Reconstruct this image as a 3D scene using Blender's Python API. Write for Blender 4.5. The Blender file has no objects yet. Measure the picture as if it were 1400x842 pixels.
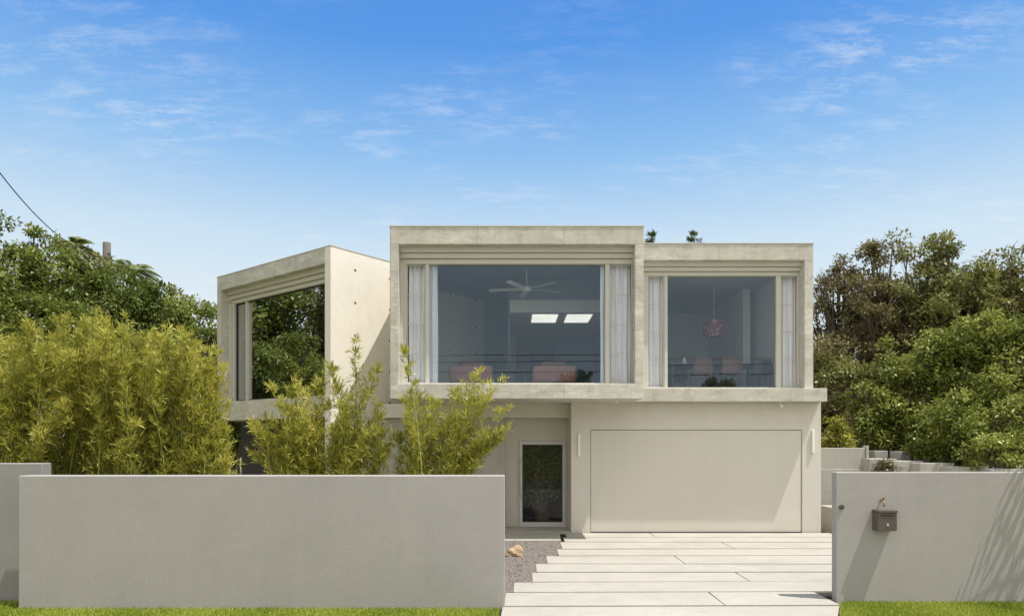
import bpy, math, random
import numpy as np
from mathutils import Vector
random.seed(7); rng=np.random.default_rng(7)
F=940.0; H=605.0; CZ=2.12
def W(px,py,D): return ((px-700)*D/F, D, CZ+(H-py)*D/F)
def X(px,D): return (px-700)*D/F
def Z(py,D): return CZ+(H-py)*D/F
scene=bpy.context.scene
col=scene.collection
# ------------------------------------------------------------------ materials
def newmat(name):
    m=bpy.data.materials.new(name); m.use_nodes=True
    nt=m.node_tree; b=nt.nodes['Principled BSDF']
    return m,nt,b
def N(nt,t,**kw):
    n=nt.nodes.new(t)
    for k,v in kw.items(): setattr(n,k,v)
    return n
def mixrgb(nt,a,b,fac,mode='MIX'):
    n=nt.nodes.new('ShaderNodeMix'); n.data_type='RGBA'; n.blend_type=mode
    for s,v in ((n.inputs[0],fac),(n.inputs[6],a),(n.inputs[7],b)):
        if hasattr(v,'links'): nt.links.new(v,s)
        elif isinstance(v,(tuple,list)): s.default_value=(*v[:3],1)
        else: s.default_value=v
    return n.outputs[2]
def ramp(nt,inp,a,b):
    n=N(nt,'ShaderNodeMapRange'); nt.links.new(inp,n.inputs[0])
    n.inputs[1].default_value=a; n.inputs[2].default_value=b
    return n.outputs[0]
def noise(nt,vec,scale,detail=5,rough=.6,sc=(1,1,1)):
    if sc!=(1,1,1):
        mp=N(nt,'ShaderNodeMapping'); mp.inputs['Scale'].default_value=sc
        nt.links.new(vec,mp.inputs[0]); vec=mp.outputs[0]
    n=N(nt,'ShaderNodeTexNoise'); n.inputs['Scale'].default_value=scale
    n.inputs['Detail'].default_value=detail; n.inputs['Roughness'].default_value=rough
    nt.links.new(vec,n.inputs['Vector']); return n.outputs[0]
def surf(name,c1,c2,rough=.8,scale=1.5,streak=0,bump=.2,bscale=60,speck=.0,holes=None,dirt=None,blotch=0,seam=0):
    m,nt,b=newmat(name)
    tc=N(nt,'ShaderNodeTexCoord').outputs['Object']
    f=ramp(nt,noise(nt,tc,scale),.3,.7)
    c=mixrgb(nt,c1,c2,f)
    def fade(s,k):
        ms=N(nt,'ShaderNodeMath',operation='MULTIPLY'); nt.links.new(s,ms.inputs[0]); ms.inputs[1].default_value=k
        return ms.outputs[0]
    if streak:
        s=ramp(nt,noise(nt,tc,3.0,6,.7,(1.3,1.3,.12)),.45,.75)
        c=mixrgb(nt,c,dirt or (c1[0]*.45,c1[1]*.45,c1[2]*.42),fade(s,streak))
    if blotch:
        s=ramp(nt,noise(nt,tc,4.5,8,.72,(.6,1,1.4)),.5,.68)
        c=mixrgb(nt,c,(c1[0]*.55,c1[1]*.56,c1[2]*.5),fade(s,blotch))
        s=ramp(nt,noise(nt,tc,2.3,8,.75,(.5,1,1.7)),.52,.66)
        c=mixrgb(nt,c,(min(c1[0]*1.25,.85),min(c1[1]*1.25,.83),min(c1[2]*1.28,.8)),fade(s,blotch))
    if speck:
        s=ramp(nt,noise(nt,tc,18,4,.7),.5,.75)
        c=mixrgb(nt,c,(c1[0]*.5,c1[1]*.5,c1[2]*.5),fade(s,speck))
    def cell(o,sp,off):
        a=N(nt,'ShaderNodeMath',operation='ADD'); nt.links.new(o,a.inputs[0]); a.inputs[1].default_value=off
        w=N(nt,'ShaderNodeMath',operation='PINGPONG'); nt.links.new(a.outputs[0],w.inputs[0]); w.inputs[1].default_value=sp/2
        return w.outputs[0]
    if seam:
        sep=N(nt,'ShaderNodeSeparateXYZ'); nt.links.new(tc,sep.inputs[0])
        mr=N(nt,'ShaderNodeMapRange'); nt.links.new(cell(sep.outputs[0],seam,1000*seam+.4),mr.inputs[0])
        mr.inputs[1].default_value=.012; mr.inputs[2].default_value=.006
        c=mixrgb(nt,c,(c1[0]*.6,c1[1]*.6,c1[2]*.55),fade(mr.outputs[0],.6))
    if holes:
        sep=N(nt,'ShaderNodeSeparateXYZ'); nt.links.new(tc,sep.inputs[0])
        u=cell(sep.outputs[1],holes[0],.0+1000*holes[0]+holes[0]*.35); v=cell(sep.outputs[2],holes[1],1000*holes[1])
        cm=N(nt,'ShaderNodeCombineXYZ'); nt.links.new(u,cm.inputs[0]); nt.links.new(v,cm.inputs[1])
        ln=N(nt,'ShaderNodeVectorMath',operation='LENGTH'); nt.links.new(cm.outputs[0],ln.inputs[0])
        mr=N(nt,'ShaderNodeMapRange'); nt.links.new(ln.outputs[1],mr.inputs[0])
        mr.inputs[1].default_value=.04; mr.inputs[2].default_value=.03
        c=mixrgb(nt,c,(.20,.13,.08),mr.outputs[0])
    nt.links.new(c,b.inputs['Base Color']); b.inputs['Roughness'].default_value=rough
    b.inputs['Specular IOR Level'].default_value=.25 if rough>.6 else .5
    if bump:
        bn=N(nt,'ShaderNodeBump'); bn.inputs['Strength'].default_value=bump; bn.inputs['Distance'].default_value=.01
        nt.links.new(noise(nt,tc,bscale,4,.65),bn.inputs['Height']); nt.links.new(bn.outputs[0],b.inputs['Normal'])
    return m
def leafmat(name,ca,cb,cc=None,trans=.35):
    m,nt,b=newmat(name); nt.nodes.remove(b)
    at=N(nt,'ShaderNodeAttribute'); at.attribute_name='tint'
    r=N(nt,'ShaderNodeValToRGB'); nt.links.new(at.outputs['Fac'],r.inputs[0])
    r.color_ramp.elements[0].color=(*ca,1); r.color_ramp.elements[1].color=(*cb,1)
    if cc: 
        e=r.color_ramp.elements.new(.5); e.color=(*cb,1); r.color_ramp.elements[2].color=(*cc,1)
    df=N(nt,'ShaderNodeBsdfDiffuse'); nt.links.new(r.outputs[0],df.inputs[0])
    t=N(nt,'ShaderNodeBsdfTranslucent'); nt.links.new(r.outputs[0],t.inputs[0])
    mx=N(nt,'ShaderNodeMixShader'); mx.inputs[0].default_value=trans
    nt.links.new(df.outputs[0],mx.inputs[1]); nt.links.new(t.outputs[0],mx.inputs[2])
    gl=N(nt,'ShaderNodeBsdfGlossy'); gl.inputs['Roughness'].default_value=.4; gl.inputs[0].default_value=(.8,.85,.7,1)
    m2=N(nt,'ShaderNodeMixShader'); m2.inputs[0].default_value=.03
    nt.links.new(mx.outputs[0],m2.inputs[1]); nt.links.new(gl.outputs[0],m2.inputs[2])
    nt.links.new(m2.outputs[0],nt.nodes['Material Output'].inputs[0])
    return m
def glassmat(name,base,gain,tint=(.8,.85,.88),refl=(.95,.97,1)):
    m,nt,b=newmat(name); nt.nodes.remove(b)
    tr=N(nt,'ShaderNodeBsdfTransparent'); tr.inputs[0].default_value=(*tint,1)
    gl=N(nt,'ShaderNodeBsdfGlossy'); gl.inputs['Roughness'].default_value=.005; gl.inputs[0].default_value=(*refl,1)
    tc=N(nt,'ShaderNodeTexCoord').outputs['Object']
    bn=N(nt,'ShaderNodeBump'); bn.inputs['Strength'].default_value=.04; bn.inputs['Distance'].default_value=.02
    nt.links.new(noise(nt,tc,1.2,1),bn.inputs['Height']); nt.links.new(bn.outputs[0],gl.inputs['Normal'])
    fr=N(nt,'ShaderNodeLayerWeight'); fr.inputs[0].default_value=.5
    pw=N(nt,'ShaderNodeMath',operation='POWER'); nt.links.new(fr.outputs['Facing'],pw.inputs[0]); pw.inputs[1].default_value=5
    ma=N(nt,'ShaderNodeMath',operation='MULTIPLY_ADD'); nt.links.new(pw.outputs[0],ma.inputs[0]); ma.inputs[1].default_value=gain; ma.inputs[2].default_value=base; ma.use_clamp=True
    mx=N(nt,'ShaderNodeMixShader'); nt.links.new(ma.outputs[0],mx.inputs[0])
    nt.links.new(tr.outputs[0],mx.inputs[1]); nt.links.new(gl.outputs[0],mx.inputs[2])
    nt.links.new(mx.outputs[0],nt.nodes['Material Output'].inputs[0]); return m
M={}
M['concrete']=surf('board_concrete',(.62,.60,.535),(.52,.505,.445),.85,1.2,.42,.25,35,.3,dirt=(.30,.29,.24),blotch=.75,seam=1.83)
M['concrete_side']=surf('sunlit_cream_concrete',(.87,.82,.73),(.81,.765,.675),.85,1.0,.1,.2,35,.12,holes=(1.1,.78),dirt=(.5,.43,.34),blotch=.15)  # cream side concrete, base colour raised towards its sunlit brightness
M['render']=surf('warm_render',(.65,.625,.56),(.61,.585,.525),.9,.8,.08,.1,120)
M['door_panel']=surf('garage_panel',(.65,.625,.555),(.615,.59,.525),.7,.6,.05,.05,90)
M['mid_concrete']=surf('grey_concrete',(.46,.445,.41),(.39,.38,.35),.85,1.5,.3,.2,40,blotch=.2)  # mid-grey concrete, darker than the frame concrete
M['stucco']=surf('grey_stucco',(.405,.39,.375),(.365,.352,.34),.95,.7,.18,.55,75,dirt=(.29,.28,.265),blotch=.08)
M['stucco_dark']=surf('dark_stucco',(.31,.30,.29),(.275,.265,.26),.95,.9,.1,.45,70)
M['paving']=surf('pale_paving',(.46,.435,.385),(.39,.37,.33),.85,.9,0,.2,50,.25,blotch=.2)
M['gap']=surf('dark_soil',(.045,.04,.032),(.025,.025,.02),.95,8,0,.5,40)
M['alu']=surf('champagne_aluminium',(.60,.585,.52),(.565,.55,.49),.45,2,0,0)
M['alu_dark']=surf('silver_aluminium',(.62,.62,.60),(.57,.57,.56),.35,2,0,0)
M['white']=surf('white_paint',(.82,.82,.81),(.78,.78,.77),.6,2,0,0)
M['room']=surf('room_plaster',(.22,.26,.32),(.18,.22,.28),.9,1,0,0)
M['room_mid']=surf('grey_room_plaster',(.36,.375,.38),(.32,.335,.345),.9,1,0,0)
M['room_pale']=surf('pale_room_plaster',(.74,.73,.69),(.70,.69,.65),.9,1,0,0)
M['timber']=surf('timber_floor',(.16,.11,.07),(.12,.08,.05),.5,3,0,0)
M['darkmetal']=surf('brown_metal',(.115,.095,.085),(.09,.075,.068),.4,5,0,.05,80)
M['brass']=surf('aged_brass',(.30,.22,.14),(.2,.14,.1),.4,12,0,.1,80)
M['blackwood_shade']=surf('black_timber_and_shade',(.03,.03,.03),(.045,.04,.04),.5,6,0,0)  # black timber; also the dark fill for the shadowed door gap and wing opening
M['pink']=surf('dusty_pink_fabric',(.30,.155,.12),(.25,.13,.10),.95,6,0,.3,150)
M['tan']=surf('tan_leather',(.12,.055,.035),(.09,.042,.028),.6,6,0,.1,60)
M['bark']=surf('grey_bark',(.20,.165,.13),(.12,.095,.075),.95,8,.3,.7,20)
M['culm']=surf('bamboo_culm',(.32,.33,.10),(.24,.27,.07),.5,8,0,0)
M['pole']=surf('weathered_pole',(.30,.28,.25),(.22,.20,.18),.9,6,.2,.3,30)
M['cable']=surf('black_cable',(.05,.05,.06),(.04,.04,.05),.6,4,0,0)
M['boulder']=surf('tan_boulder',(.50,.36,.22),(.32,.24,.16),.9,6,0,.9,14,.3)
M['gravel']=surf('gravel_grey',(.20,.18,.165),(.09,.08,.075),.95,28,0,1,40)
M['asphalt']=surf('asphalt',(.19,.19,.185),(.165,.165,.16),.9,20,0,.5,90)
M['ground']=surf('lawn_soil',(.17,.18,.07),(.22,.21,.09),.95,3,0,.8,40)
m,nt,b=newmat('skylight_glow'); b.inputs['Base Color'].default_value=(.9,.9,.85,1)
b.inputs['Emission Strength'].default_value=1.15
tc=N(nt,'ShaderNodeTexCoord').outputs['Object']; nt.links.new(mixrgb(nt,(1,.95,.80),(.6,.6,.52),noise(nt,tc,2)),b.inputs['Emission Color']); M['skyl']=m
m,nt,b=newmat('sheer_curtain'); tc=N(nt,'ShaderNodeTexCoord').outputs['Object']
nt.links.new(mixrgb(nt,(.86,.87,.90),(.78,.79,.83),noise(nt,tc,3)),b.inputs['Base Color']); b.inputs['Roughness'].default_value=.9
M['curtain']=m
m,nt,b=newmat('patterned_shade'); tc=N(nt,'ShaderNodeTexCoord').outputs['Object']
v=N(nt,'ShaderNodeTexVoronoi'); v.inputs['Scale'].default_value=13; nt.links.new(tc,v.inputs['Vector'])
nt.links.new(mixrgb(nt,(.50,.30,.22),(.15,.022,.016),ramp(nt,v.outputs[0],.28,.4)),b.inputs['Base Color']); M['shade']=m
M['glass']=glassmat('window_glass',.085,.8,(.90,.94,.97),(.6,.8,1))
M['glass_case']=glassmat('casement_glass',.03,.8,(.98,.985,.99),(.7,.85,1))
M['glass_wing']=glassmat('mirrored_glass',.62,.4,(.25,.3,.3))
M['glass_door']=glassmat('door_glass',.03,.8,(.95,1,1))
M['leaf_dark']=leafmat('dark_leaf',(.035,.06,.01),(.12,.16,.03),(.28,.32,.08))
M['leaf_mid']=leafmat('mid_leaf',(.05,.08,.012),(.18,.22,.04),(.40,.42,.11))
M['leaf_brown']=leafmat('olive_brown_leaf',(.09,.068,.033),(.20,.17,.075),(.36,.325,.145))
M['leaf_olive']=leafmat('olive_leaf',(.07,.075,.022),(.19,.20,.055),(.38,.38,.13))
M['leaf_bamboo']=leafmat('bamboo_leaf',(.09,.10,.018),(.385,.385,.06),(.84,.76,.21),.42)
M['leaf_palm']=leafmat('palm_leaf',(.10,.14,.04),(.2,.25,.08),(.3,.3,.12))
M['leaf_pine']=leafmat('pine_leaf',(.06,.08,.04),(.12,.15,.07))
M['grass']=leafmat('grass_blade',(.18,.26,.02),(.34,.42,.05),(.52,.55,.12))
# ------------------------------------------------------------------ mesh helpers
def wloc(o):
    return Vector(o['_w']) if '_w' in o else Vector(o.location)
def mk(name,verts,faces,mat,parent=None,origin=None,rot=0,local=False,bevel=0,smooth=False):
    me=bpy.data.meshes.new(name)
    if origin is None: origin=wloc(parent) if parent else Vector((0,0,0))
    origin=Vector(origin)
    vs=verts if local else [(v[0]-origin.x,v[1]-origin.y,v[2]-origin.z) for v in verts]
    me.from_pydata(vs,[],faces); me.update(); me.materials.append(mat)
    if smooth:
        for p in me.polygons: p.use_smooth=True
    o=bpy.data.objects.new(name,me); col.objects.link(o)
    if parent: o.parent=parent
    o['_w']=list(origin)
    o.location=origin-(wloc(parent) if parent else Vector((0,0,0)))
    o.rotation_euler[2]=rot
    if bevel:
        md=o.modifiers.new('bevel','BEVEL'); md.width=bevel; md.segments=2; md.limit_method='ANGLE'
    return o
def empty(name,loc,label=None,cat=None,group=None):
    e=bpy.data.objects.new(name,None); e.location=loc; e['_w']=list(loc); e.empty_display_size=.2; col.objects.link(e)
    if label: e['label']=label
    if cat: e['category']=cat
    if group: e['group']=group
    return e
def tag(o,label,cat,group=None):
    o['label']=label;o['category']=cat
    if group:o['group']=group
    return o
def bx(*bs):
    V=[];Fc=[]
    for (x0,x1,y0,y1,z0,z1) in bs:
        n=len(V)
        V+=[(x0,y0,z0),(x1,y0,z0),(x1,y1,z0),(x0,y1,z0),(x0,y0,z1),(x1,y0,z1),(x1,y1,z1),(x0,y1,z1)]
        Fc+=[tuple(n+i for i in f) for f in ((0,3,2,1),(4,5,6,7),(0,1,5,4),(1,2,6,5),(2,3,7,6),(3,0,4,7))]
    return V,Fc
def tube(pts,rad,sides=8):
    pts=[Vector(p) for p in pts]; V=[];Fc=[]
    for i,p in enumerate(pts):
        d=(pts[min(i+1,len(pts)-1)]-pts[max(i-1,0)]).normalized()
        a=d.orthogonal().normalized() if i==0 else (a-d*a.dot(d)).normalized()
        b=d.cross(a)
        r=rad[i] if hasattr(rad,'__len__') else rad
        for k in range(sides):
            t=2*math.pi*k/sides; V.append(tuple(p+(a*math.cos(t)+b*math.sin(t))*r))
    for i in range(len(pts)-1):
        for k in range(sides):
            k2=(k+1)%sides; Fc.append((i*sides+k,i*sides+k2,(i+1)*sides+k2,(i+1)*sides+k))
    Fc.append(tuple(range(sides))[::-1]); Fc.append(tuple((len(pts)-1)*sides+k for k in range(sides)))
    return V,Fc
def join(*ms):
    V=[];Fc=[]
    for v,f in ms:
        n=len(V); V+=list(v); Fc+=[tuple(i+n for i in q) for q in f]
    return V,Fc
def unit(a): return a/np.maximum(np.linalg.norm(a,axis=1,keepdims=True),1e-6)
def leaves(name,C,A,Nn,L,Wd,tint,mat,parent=None):
    C=np.asarray(C,float); A=unit(A); B=unit(np.cross(A,Nn)); L=np.asarray(L)[:,None]; Wd=np.asarray(Wd)[:,None]
    Nv=np.cross(B,A)
    n=len(C); o=np.array(wloc(parent)) if parent else np.zeros(3)
    V=np.stack([C,C+A*L*.45+B*Wd*.5+Nv*Wd*.12,C+A*L,C+A*L*.45-B*Wd*.5+Nv*Wd*.12],1)-o
    me=bpy.data.meshes.new(name)
    me.vertices.add(n*4); me.vertices.foreach_set('co',V.astype(np.float32).ravel())
    me.loops.add(n*4); me.loops.foreach_set('vertex_index',np.arange(n*4,dtype=np.int32))
    me.polygons.add(n); me.polygons.foreach_set('loop_start',(np.arange(n)*4).astype(np.int32))
    me.update(calc_edges=True)
    at=me.attributes.new('tint','FLOAT','POINT'); at.data.foreach_set('value',np.repeat(np.clip(tint,0,1),4).astype(np.float32))
    me.materials.append(mat)
    ob=bpy.data.objects.new(name,me); col.objects.link(ob)
    if parent: ob.parent=parent
    return ob
# ------------------------------------------------------------------ ground
def struct(o): o['kind']='structure'; return o
g=600
struct(mk('ground',[(-g,-g,-.012),(g,-g,-.012),(g,g,-.012),(-g,g,-.012)],[(0,1,2,3)],M['ground']))
struct(mk('road',[(-g,-6,-.008),(g,-6,-.008),(g,2.6,-.008),(-g,2.6,-.008)],[(0,1,2,3)],M['asphalt']))
k,f=bx((-60,-.5,2.6,2.75,-.05,.1),(4.0,60,2.6,2.75,-.05,.1)); struct(mk('kerb',k,f,M['paving'],bevel=.02))
def prism(poly,z0,z1):
    n=len(poly); V=[(x,y,z0) for x,y in poly]+[(x,y,z1) for x,y in poly]
    Fc=[tuple(range(n))[::-1],tuple(range(n,2*n))]+[(i,(i+1)%n,n+(i+1)%n,n+i) for i in range(n)]
    return V,Fc
parts=[]
rows=[(8.84,9.60,8.90,9.66,-.10,4.24,[2.75]),
      (9.66,10.30,9.73,10.42,.02,5.6,[]),
      (10.37,11.08,10.46,11.12,.31,7.5,[3.6]),
      (11.17,11.88,11.19,11.82,.40,7.5,[]),
      (11.94,12.70,11.90,12.78,.62,7.5,[3.0]),
      (12.78,13.50,12.84,13.62,.87,7.5,[]),
      (13.60,14.48,13.69,14.44,1.00,7.5,[4.4]),
      (14.56,15.20,14.53,15.22,1.12,7.5,[]),
      (15.26,15.96,15.28,15.96,1.22,7.5,[3.2])]
for (a0,b0,a1,b1,xl,xr,js) in rows:
    xs=[xl]+js+[xr]
    for j in range(len(xs)-1):
        xa=xs[j]+(.005 if j else 0); xb=xs[j+1]-(.005 if j<len(xs)-2 else 0)
        qa=(xa-xl)/(xr-xl); qb=(xb-xl)/(xr-xl)
        L=lambda p,q,t:p+(q-p)*t
        parts.append(prism([(xa,L(a0,a1,qa)),(xb,L(a0,a1,qb)),(xb,L(b0,b1,qb)),(xa+.01,L(b0,b1,qa))],-.01,.03))
parts.append(prism([(-.14,8.2),(3.88,8.2),(4.20,8.83),(-.12,8.78)],-.01,.028))
parts.append(prism([(-.45,2.75),(4.0,2.75),(3.86,8.1),(-.14,8.1)],-.01,.024))
parts.append(prism([(-.2,14.75),(1.05,14.75),(1.1,15.9),(-.2,15.9)],-.01,.03))
parts.append(prism([(-.2,15.98),(1.37,15.98),(1.37,17.0),(-.2,17.0)],-.01,.05))
v,f=join(*parts); struct(mk('driveway',v,f,M['paving'],bevel=.006))
v,f=prism([(-.16,8.1),(3.86,8.1),(4.22,8.85),(4.3,9.4),(7.6,10.0),(7.6,16.0),(-.2,16.0)],-.011,-.003); struct(mk('drainage_soil',v,f,M['gap']))
v,f=prism([(-.09,9.1),(.2,9.1),(1.15,14.7),(-.2,14.7),(-1.2,14.7),(-1.2,9.1)],-.002,.006); struct(mk('gravel_bed',v,f,M['gravel']))
def stones(n):
    V=[];Fc=[]
    base=[(1,0,0),(0,1,0),(-1,0,0),(0,-1,0),(0,0,1),(0,0,-1)]
    fs=[(0,1,4),(1,2,4),(2,3,4),(3,0,4),(1,0,5),(2,1,5),(3,2,5),(0,3,5)]
    for i in range(n):
        y=random.uniform(9.7,14.7)
        lim=.02 if y<10.33 else .31 if y<11.1 else .40 if y<11.9 else .62 if y<12.75 else .87 if y<13.55 else 1.0
        x=random.uniform(-.7,lim)
        s=random.uniform(.014,.038); a=random.random()*6
        k=len(V)
        for bxx,by,bz in base:
            j=[random.uniform(.7,1.2) for _ in range(3)]
            V.append((x+s*(bxx*math.cos(a)-by*math.sin(a))*j[0],y+s*(bxx*math.sin(a)+by*math.cos(a))*j[1],.015+s*bz*.6*j[2]))
        Fc+=[tuple(k+q for q in f) for f in fs]
    return V,Fc
v,f=stones(7500); o=mk('gravel',v,f,surf('gravel_stone',(.28,.25,.225),(.13,.115,.105),.9,30,0,.3,60)); o['kind']='stuff'
import bmesh
def boulder(c,sx,sy,sz,lab):
    bm=bmesh.new(); bmesh.ops.create_icosphere(bm,subdivisions=3,radius=1)
    for vv in bm.verts:
        p=vv.co; r=1+.18*math.sin(p.x*3.1+1)*math.cos(p.y*2.7)+.1*math.sin(p.z*6+p.x*5)
        vv.co=Vector((p.x*sx*r,p.y*sy*r,max(p.z*sz*r,-.3*sz)))
    me=bpy.data.meshes.new('boulder'); bm.to_mesh(me); bm.free(); me.materials.append(M['boulder'])
    o=bpy.data.objects.new('boulder',me); o.location=c; col.objects.link(o); tag(o,lab,'rock')
boulder((X(704,12.75),12.75,.05),.19,.15,.15,'tan sandstone boulder resting on dark gravel')
def grass(n,rects):
    C=[]
    tot=sum((r[1]-r[0])*(r[3]-r[2]) for r in rects)
    for r in rects:
        k=int(n*(r[1]-r[0])*(r[3]-r[2])/tot)
        C.append(np.stack([rng.uniform(r[0],r[1],k),rng.uniform(r[2],r[3],k),np.full(k,-.012)],1))
    C=np.concatenate(C)
    C=C[~((C[:,0]>3)&(C[:,0]<3.91+(C[:,1]-8.2)*.5))]
    n=len(C)
    A=rng.normal(0,.45,(n,3)); A[:,2]=1
    Nn=rng.normal(0,1,(n,3)); Nn[:,2]=.1
    o=leaves('grass',C,A,Nn,rng.uniform(.03,.065,n),rng.uniform(.006,.011,n),rng.uniform(0,1,n)*.7+.3*np.sin(C[:,0]*2)**2,M['grass']); o['kind']='stuff'
grass(95000,[(-8.2,-.16,7.6,8.78),(3.85,8.4,7.6,9.13),(-8.6,-6.4,8.78,9.18)])
# ------------------------------------------------------------------ street walls
def wall(name,bs,mat,label,cat='wall',bevel=.012):
    o=bs[0]; org=((o[0]+o[1])/2,(o[2]+o[3])/2,o[4])
    v,f=bx(*bs); ob=mk(name,v,f,mat,origin=org,bevel=bevel); return tag(ob,label,cat)
wall('street_wall',[(X(25,8.79),X(690,8.79),8.79,9.03,-.05,1.70)],M['stucco'],'long low grey stucco wall along the grass verge')
wall('street_wall',[(-9.6,X(57,9.22),9.22,9.42,-.05,1.845)],M['stucco_dark'],'darker grey stucco wall standing behind the verge wall')
wall('street_wall',[(X(1143,9.14),9.6,9.14,9.27,-.05,1.73)],M['stucco'],'grey stucco wall with a brown mailbox mounted on it')
mx0,mx1=X(1197,9.05),X(1223,9.05); mz0,mz1=Z(725,9.05),Z(697,9.05)
mb=empty('mailbox',((mx0+mx1)/2,9.137,mz0),'dark brown metal mailbox fixed to the stucco wall','mailbox')
v,f=bx((mx0,mx1,8.99,9.137,mz0,mz1-.03)); mk('body',v,f,M['darkmetal'],mb,bevel=.006)
v,f=bx((mx0-.006,mx1+.006,8.975,9.137,mz1-.028,mz1+.004)); mk('lid',v,f,M['darkmetal'],mb,bevel=.006)
v,f=bx((mx0+.04,mx1-.04,8.982,8.989,mz1-.075,mz1-.055)); mk('slot',v,f,M['blackwood_shade'],mb)
v,f=bx((mx0+.115,mx1-.115,8.978,8.989,mz0+.07,mz0+.10)); mk('lock',v,f,M['alu'],mb)
tx=X(1206,9.1); tz=Z(684,9.1)
tp=empty('garden_tap',(tx,9.137,tz-.04),'small aged brass tap on the stucco wall','tap')
mk('pipe',*tube([(tx,9.139,tz),(tx,9.07,tz),(tx-.0,9.05,tz-.03),(tx-.005,9.045,tz-.075)],[.014,.013,.012,.014],8),M['brass'],tp,smooth=True)
mk('handle',*tube([(tx,9.075,tz+.01),(tx,9.07,tz+.045)],[.01,.022],8),M['brass'],tp)
tx=X(1152,9.1); tz=Z(693,9.1)
o=mk('wall_bracket',*join(tube([(tx,9.138,tz),(tx,9.11,tz)],[.034,.03],12),tube([(tx,9.11,tz),(tx,9.08,tz-.005)],[.012,.016],8)),M['darkmetal'],origin=(tx,9.138,tz)); tag(o,'small round dark fitting on the stucco wall','wall fitting')
wall('garden_wall',[(7.55,X(1188,17.3),17.3,17.5,-.05,Z(641,17.3)),(7.55,X(1188,17.3)-.06,17.35,17.45,Z(641,17.3),Z(612,17.3)),(X(1188,17.3)-.06,X(1188,17.3),17.3,17.5,Z(641,17.3),Z(609,17.3))],M['mid_concrete'],'grey garden wall with a raised panel beside the garage')
for i,(a,b,t,D) in enumerate([(1189,1226,627,17.0),(1222,1262,630,16.6),(1258,1305,633,16.2),(1300,1360,638,15.8),(1355,1420,641,15.4)]):
    o=wall('garden_step',[(X(a,D),X(b,D),D,D+.8,-.05,Z(t,D))],M['mid_concrete'],'grey concrete stepped garden terrace block'); o['group']='stepped terrace blocks behind the stucco wall'
for i,(a,b,t,D) in enumerate([(1196,1214,616,17.9),(1228,1246,617,17.6),(1262,1276,624,17.2),(1284,1306,626,17.0)]):
    o=wall('garden_step',[(X(a,D),X(b,D),D,D+.4,-.05,Z(t,D))],M['stucco'],'pale grey upright garden terrace block'); o['group']='stepped terrace blocks behind the stucco wall'
for i in range(4):
    wall('garden_step',[(7.5,8.6,13.2+i*.9,14.1+i*.9,-.05,.12+.16*i)],M['paving'],'pale concrete step beside the garage')['group']='steps beside the garage'
# ------------------------------------------------------------------ house
ZT=6.67; ZF=6.30; ZS=3.36; ZB=3.05
DC=14.49; DR=15.75; DS=15.6; DG=16.0; DE=17.03
cl,cr=X(533,DC),X(880,DC); rr=X(1112,DR); gl_,gr=X(781,DG),X(1122.5,DG); sr=X(1131,DS)
yb=23.0
house=empty('house',(1.5,16,0),'modern concrete house with glazed upper boxes over a garage','house')
def part(name,bs,mat,bevel=.008,parent=house,label=None):
    v,f=bx(*bs); o=mk(name,v,f,mat,parent,origin=wloc(house),bevel=bevel)
    if label:o['label']=label
    return o
t=.18
part('concrete_frame',[(cl,cr,DC,yb,ZF,ZT),(cl,cl+t,DC,yb,ZS,ZF),(cr-t,cr,DC,yb,ZS,ZF),(cl,cr,DC,yb,ZB,ZS),(cl+t,cr-t,yb-.2,yb,ZS,ZF)],M['concrete'])
part('roof_flashing',[(cl-.012,cr+.012,DC-.012,yb,ZT,ZT+.025),(cr+.013,rr+.012,DR-.012,yb,ZT,ZT+.02)],M['alu'],0)
part('concrete_frame',[(cr+.002,rr,DR,yb,ZF,ZT-.003),(rr-.2,rr,DR,yb,ZS,ZF),(cr+.002,sr,DS,yb,ZB+.005,ZS-.004),(cr+.002,rr-.2,yb-.2,yb,ZS,ZF)],M['concrete'])
part('garage_wall',[(gl_,X(808,DG)-.012,DG,DG+.25,0,ZB),(X(1096,DG)+.012,gr,DG,DG+.25,0,ZB),(X(808,DG)-.012,X(1096,DG)+.012,DG,DG+.25,Z(588,DG)+.012,ZB),(gr-.25,gr,DG+.25,yb,0,ZB),(gl_,gl_+.2,DG+.25,yb,0,ZB)],M['render'],.004)
gd=part('garage_door',[(X(808,DG),X(1096,DG),DG+.018,DG+.06,.045,Z(588,DG))],M['door_panel'],.003)
part('door_gap_shade',[(X(808,DG)-.02,X(1096,DG)+.02,DG+.075,DG+.12,.0,Z(588,DG)+.03)],M['blackwood_shade'],0)  # black sheet behind the door stands in for the shadow gap
part('bulkhead',[(-3.2,gl_,16.45,DE+.1,2.72,ZB)],M['render'],.004)
part('lower_wall',[(-3.4,X(691,16.55),16.6,16.8,0,2.72)],M['mid_concrete'],.004)
ex0,ex1=X(710,DE),X(773,DE); ez=Z(603,DE)
part('entry_wall',[(X(691,16.55)+.0,ex0,DE,DE+.15,0,2.72),(ex1,gl_,DE,DE+.15,0,2.72),(ex0,ex1,DE,DE+.15,ez,2.72),(X(691,16.55)-.15,X(691,16.55)-.002,16.802,DE+.15,0,2.72)],M['render'],.004)
dr=part('front_door',[(ex0,ex0+.075,DE-.05,DE+.06,.05,ez),(ex1-.075,ex1,DE-.05,DE+.06,.05,ez),(ex0+.075,ex1-.075,DE-.05,DE+.06,ez-.08,ez),(ex0+.075,ex1-.075,DE-.05,DE+.06,.05,.16)],M['alu_dark'],.004)
part('door_gasket',[(ex0+.078,ex0+.095,DE-.02,DE+.05,.16,ez-.08),(ex1-.095,ex1-.078,DE-.02,DE+.05,.16,ez-.08),(ex0+.095,ex1-.095,DE-.02,DE+.05,ez-.097,ez-.082),(ex0+.095,ex1-.095,DE-.02,DE+.05,.162,.177)],M['blackwood_shade'],0)
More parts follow.
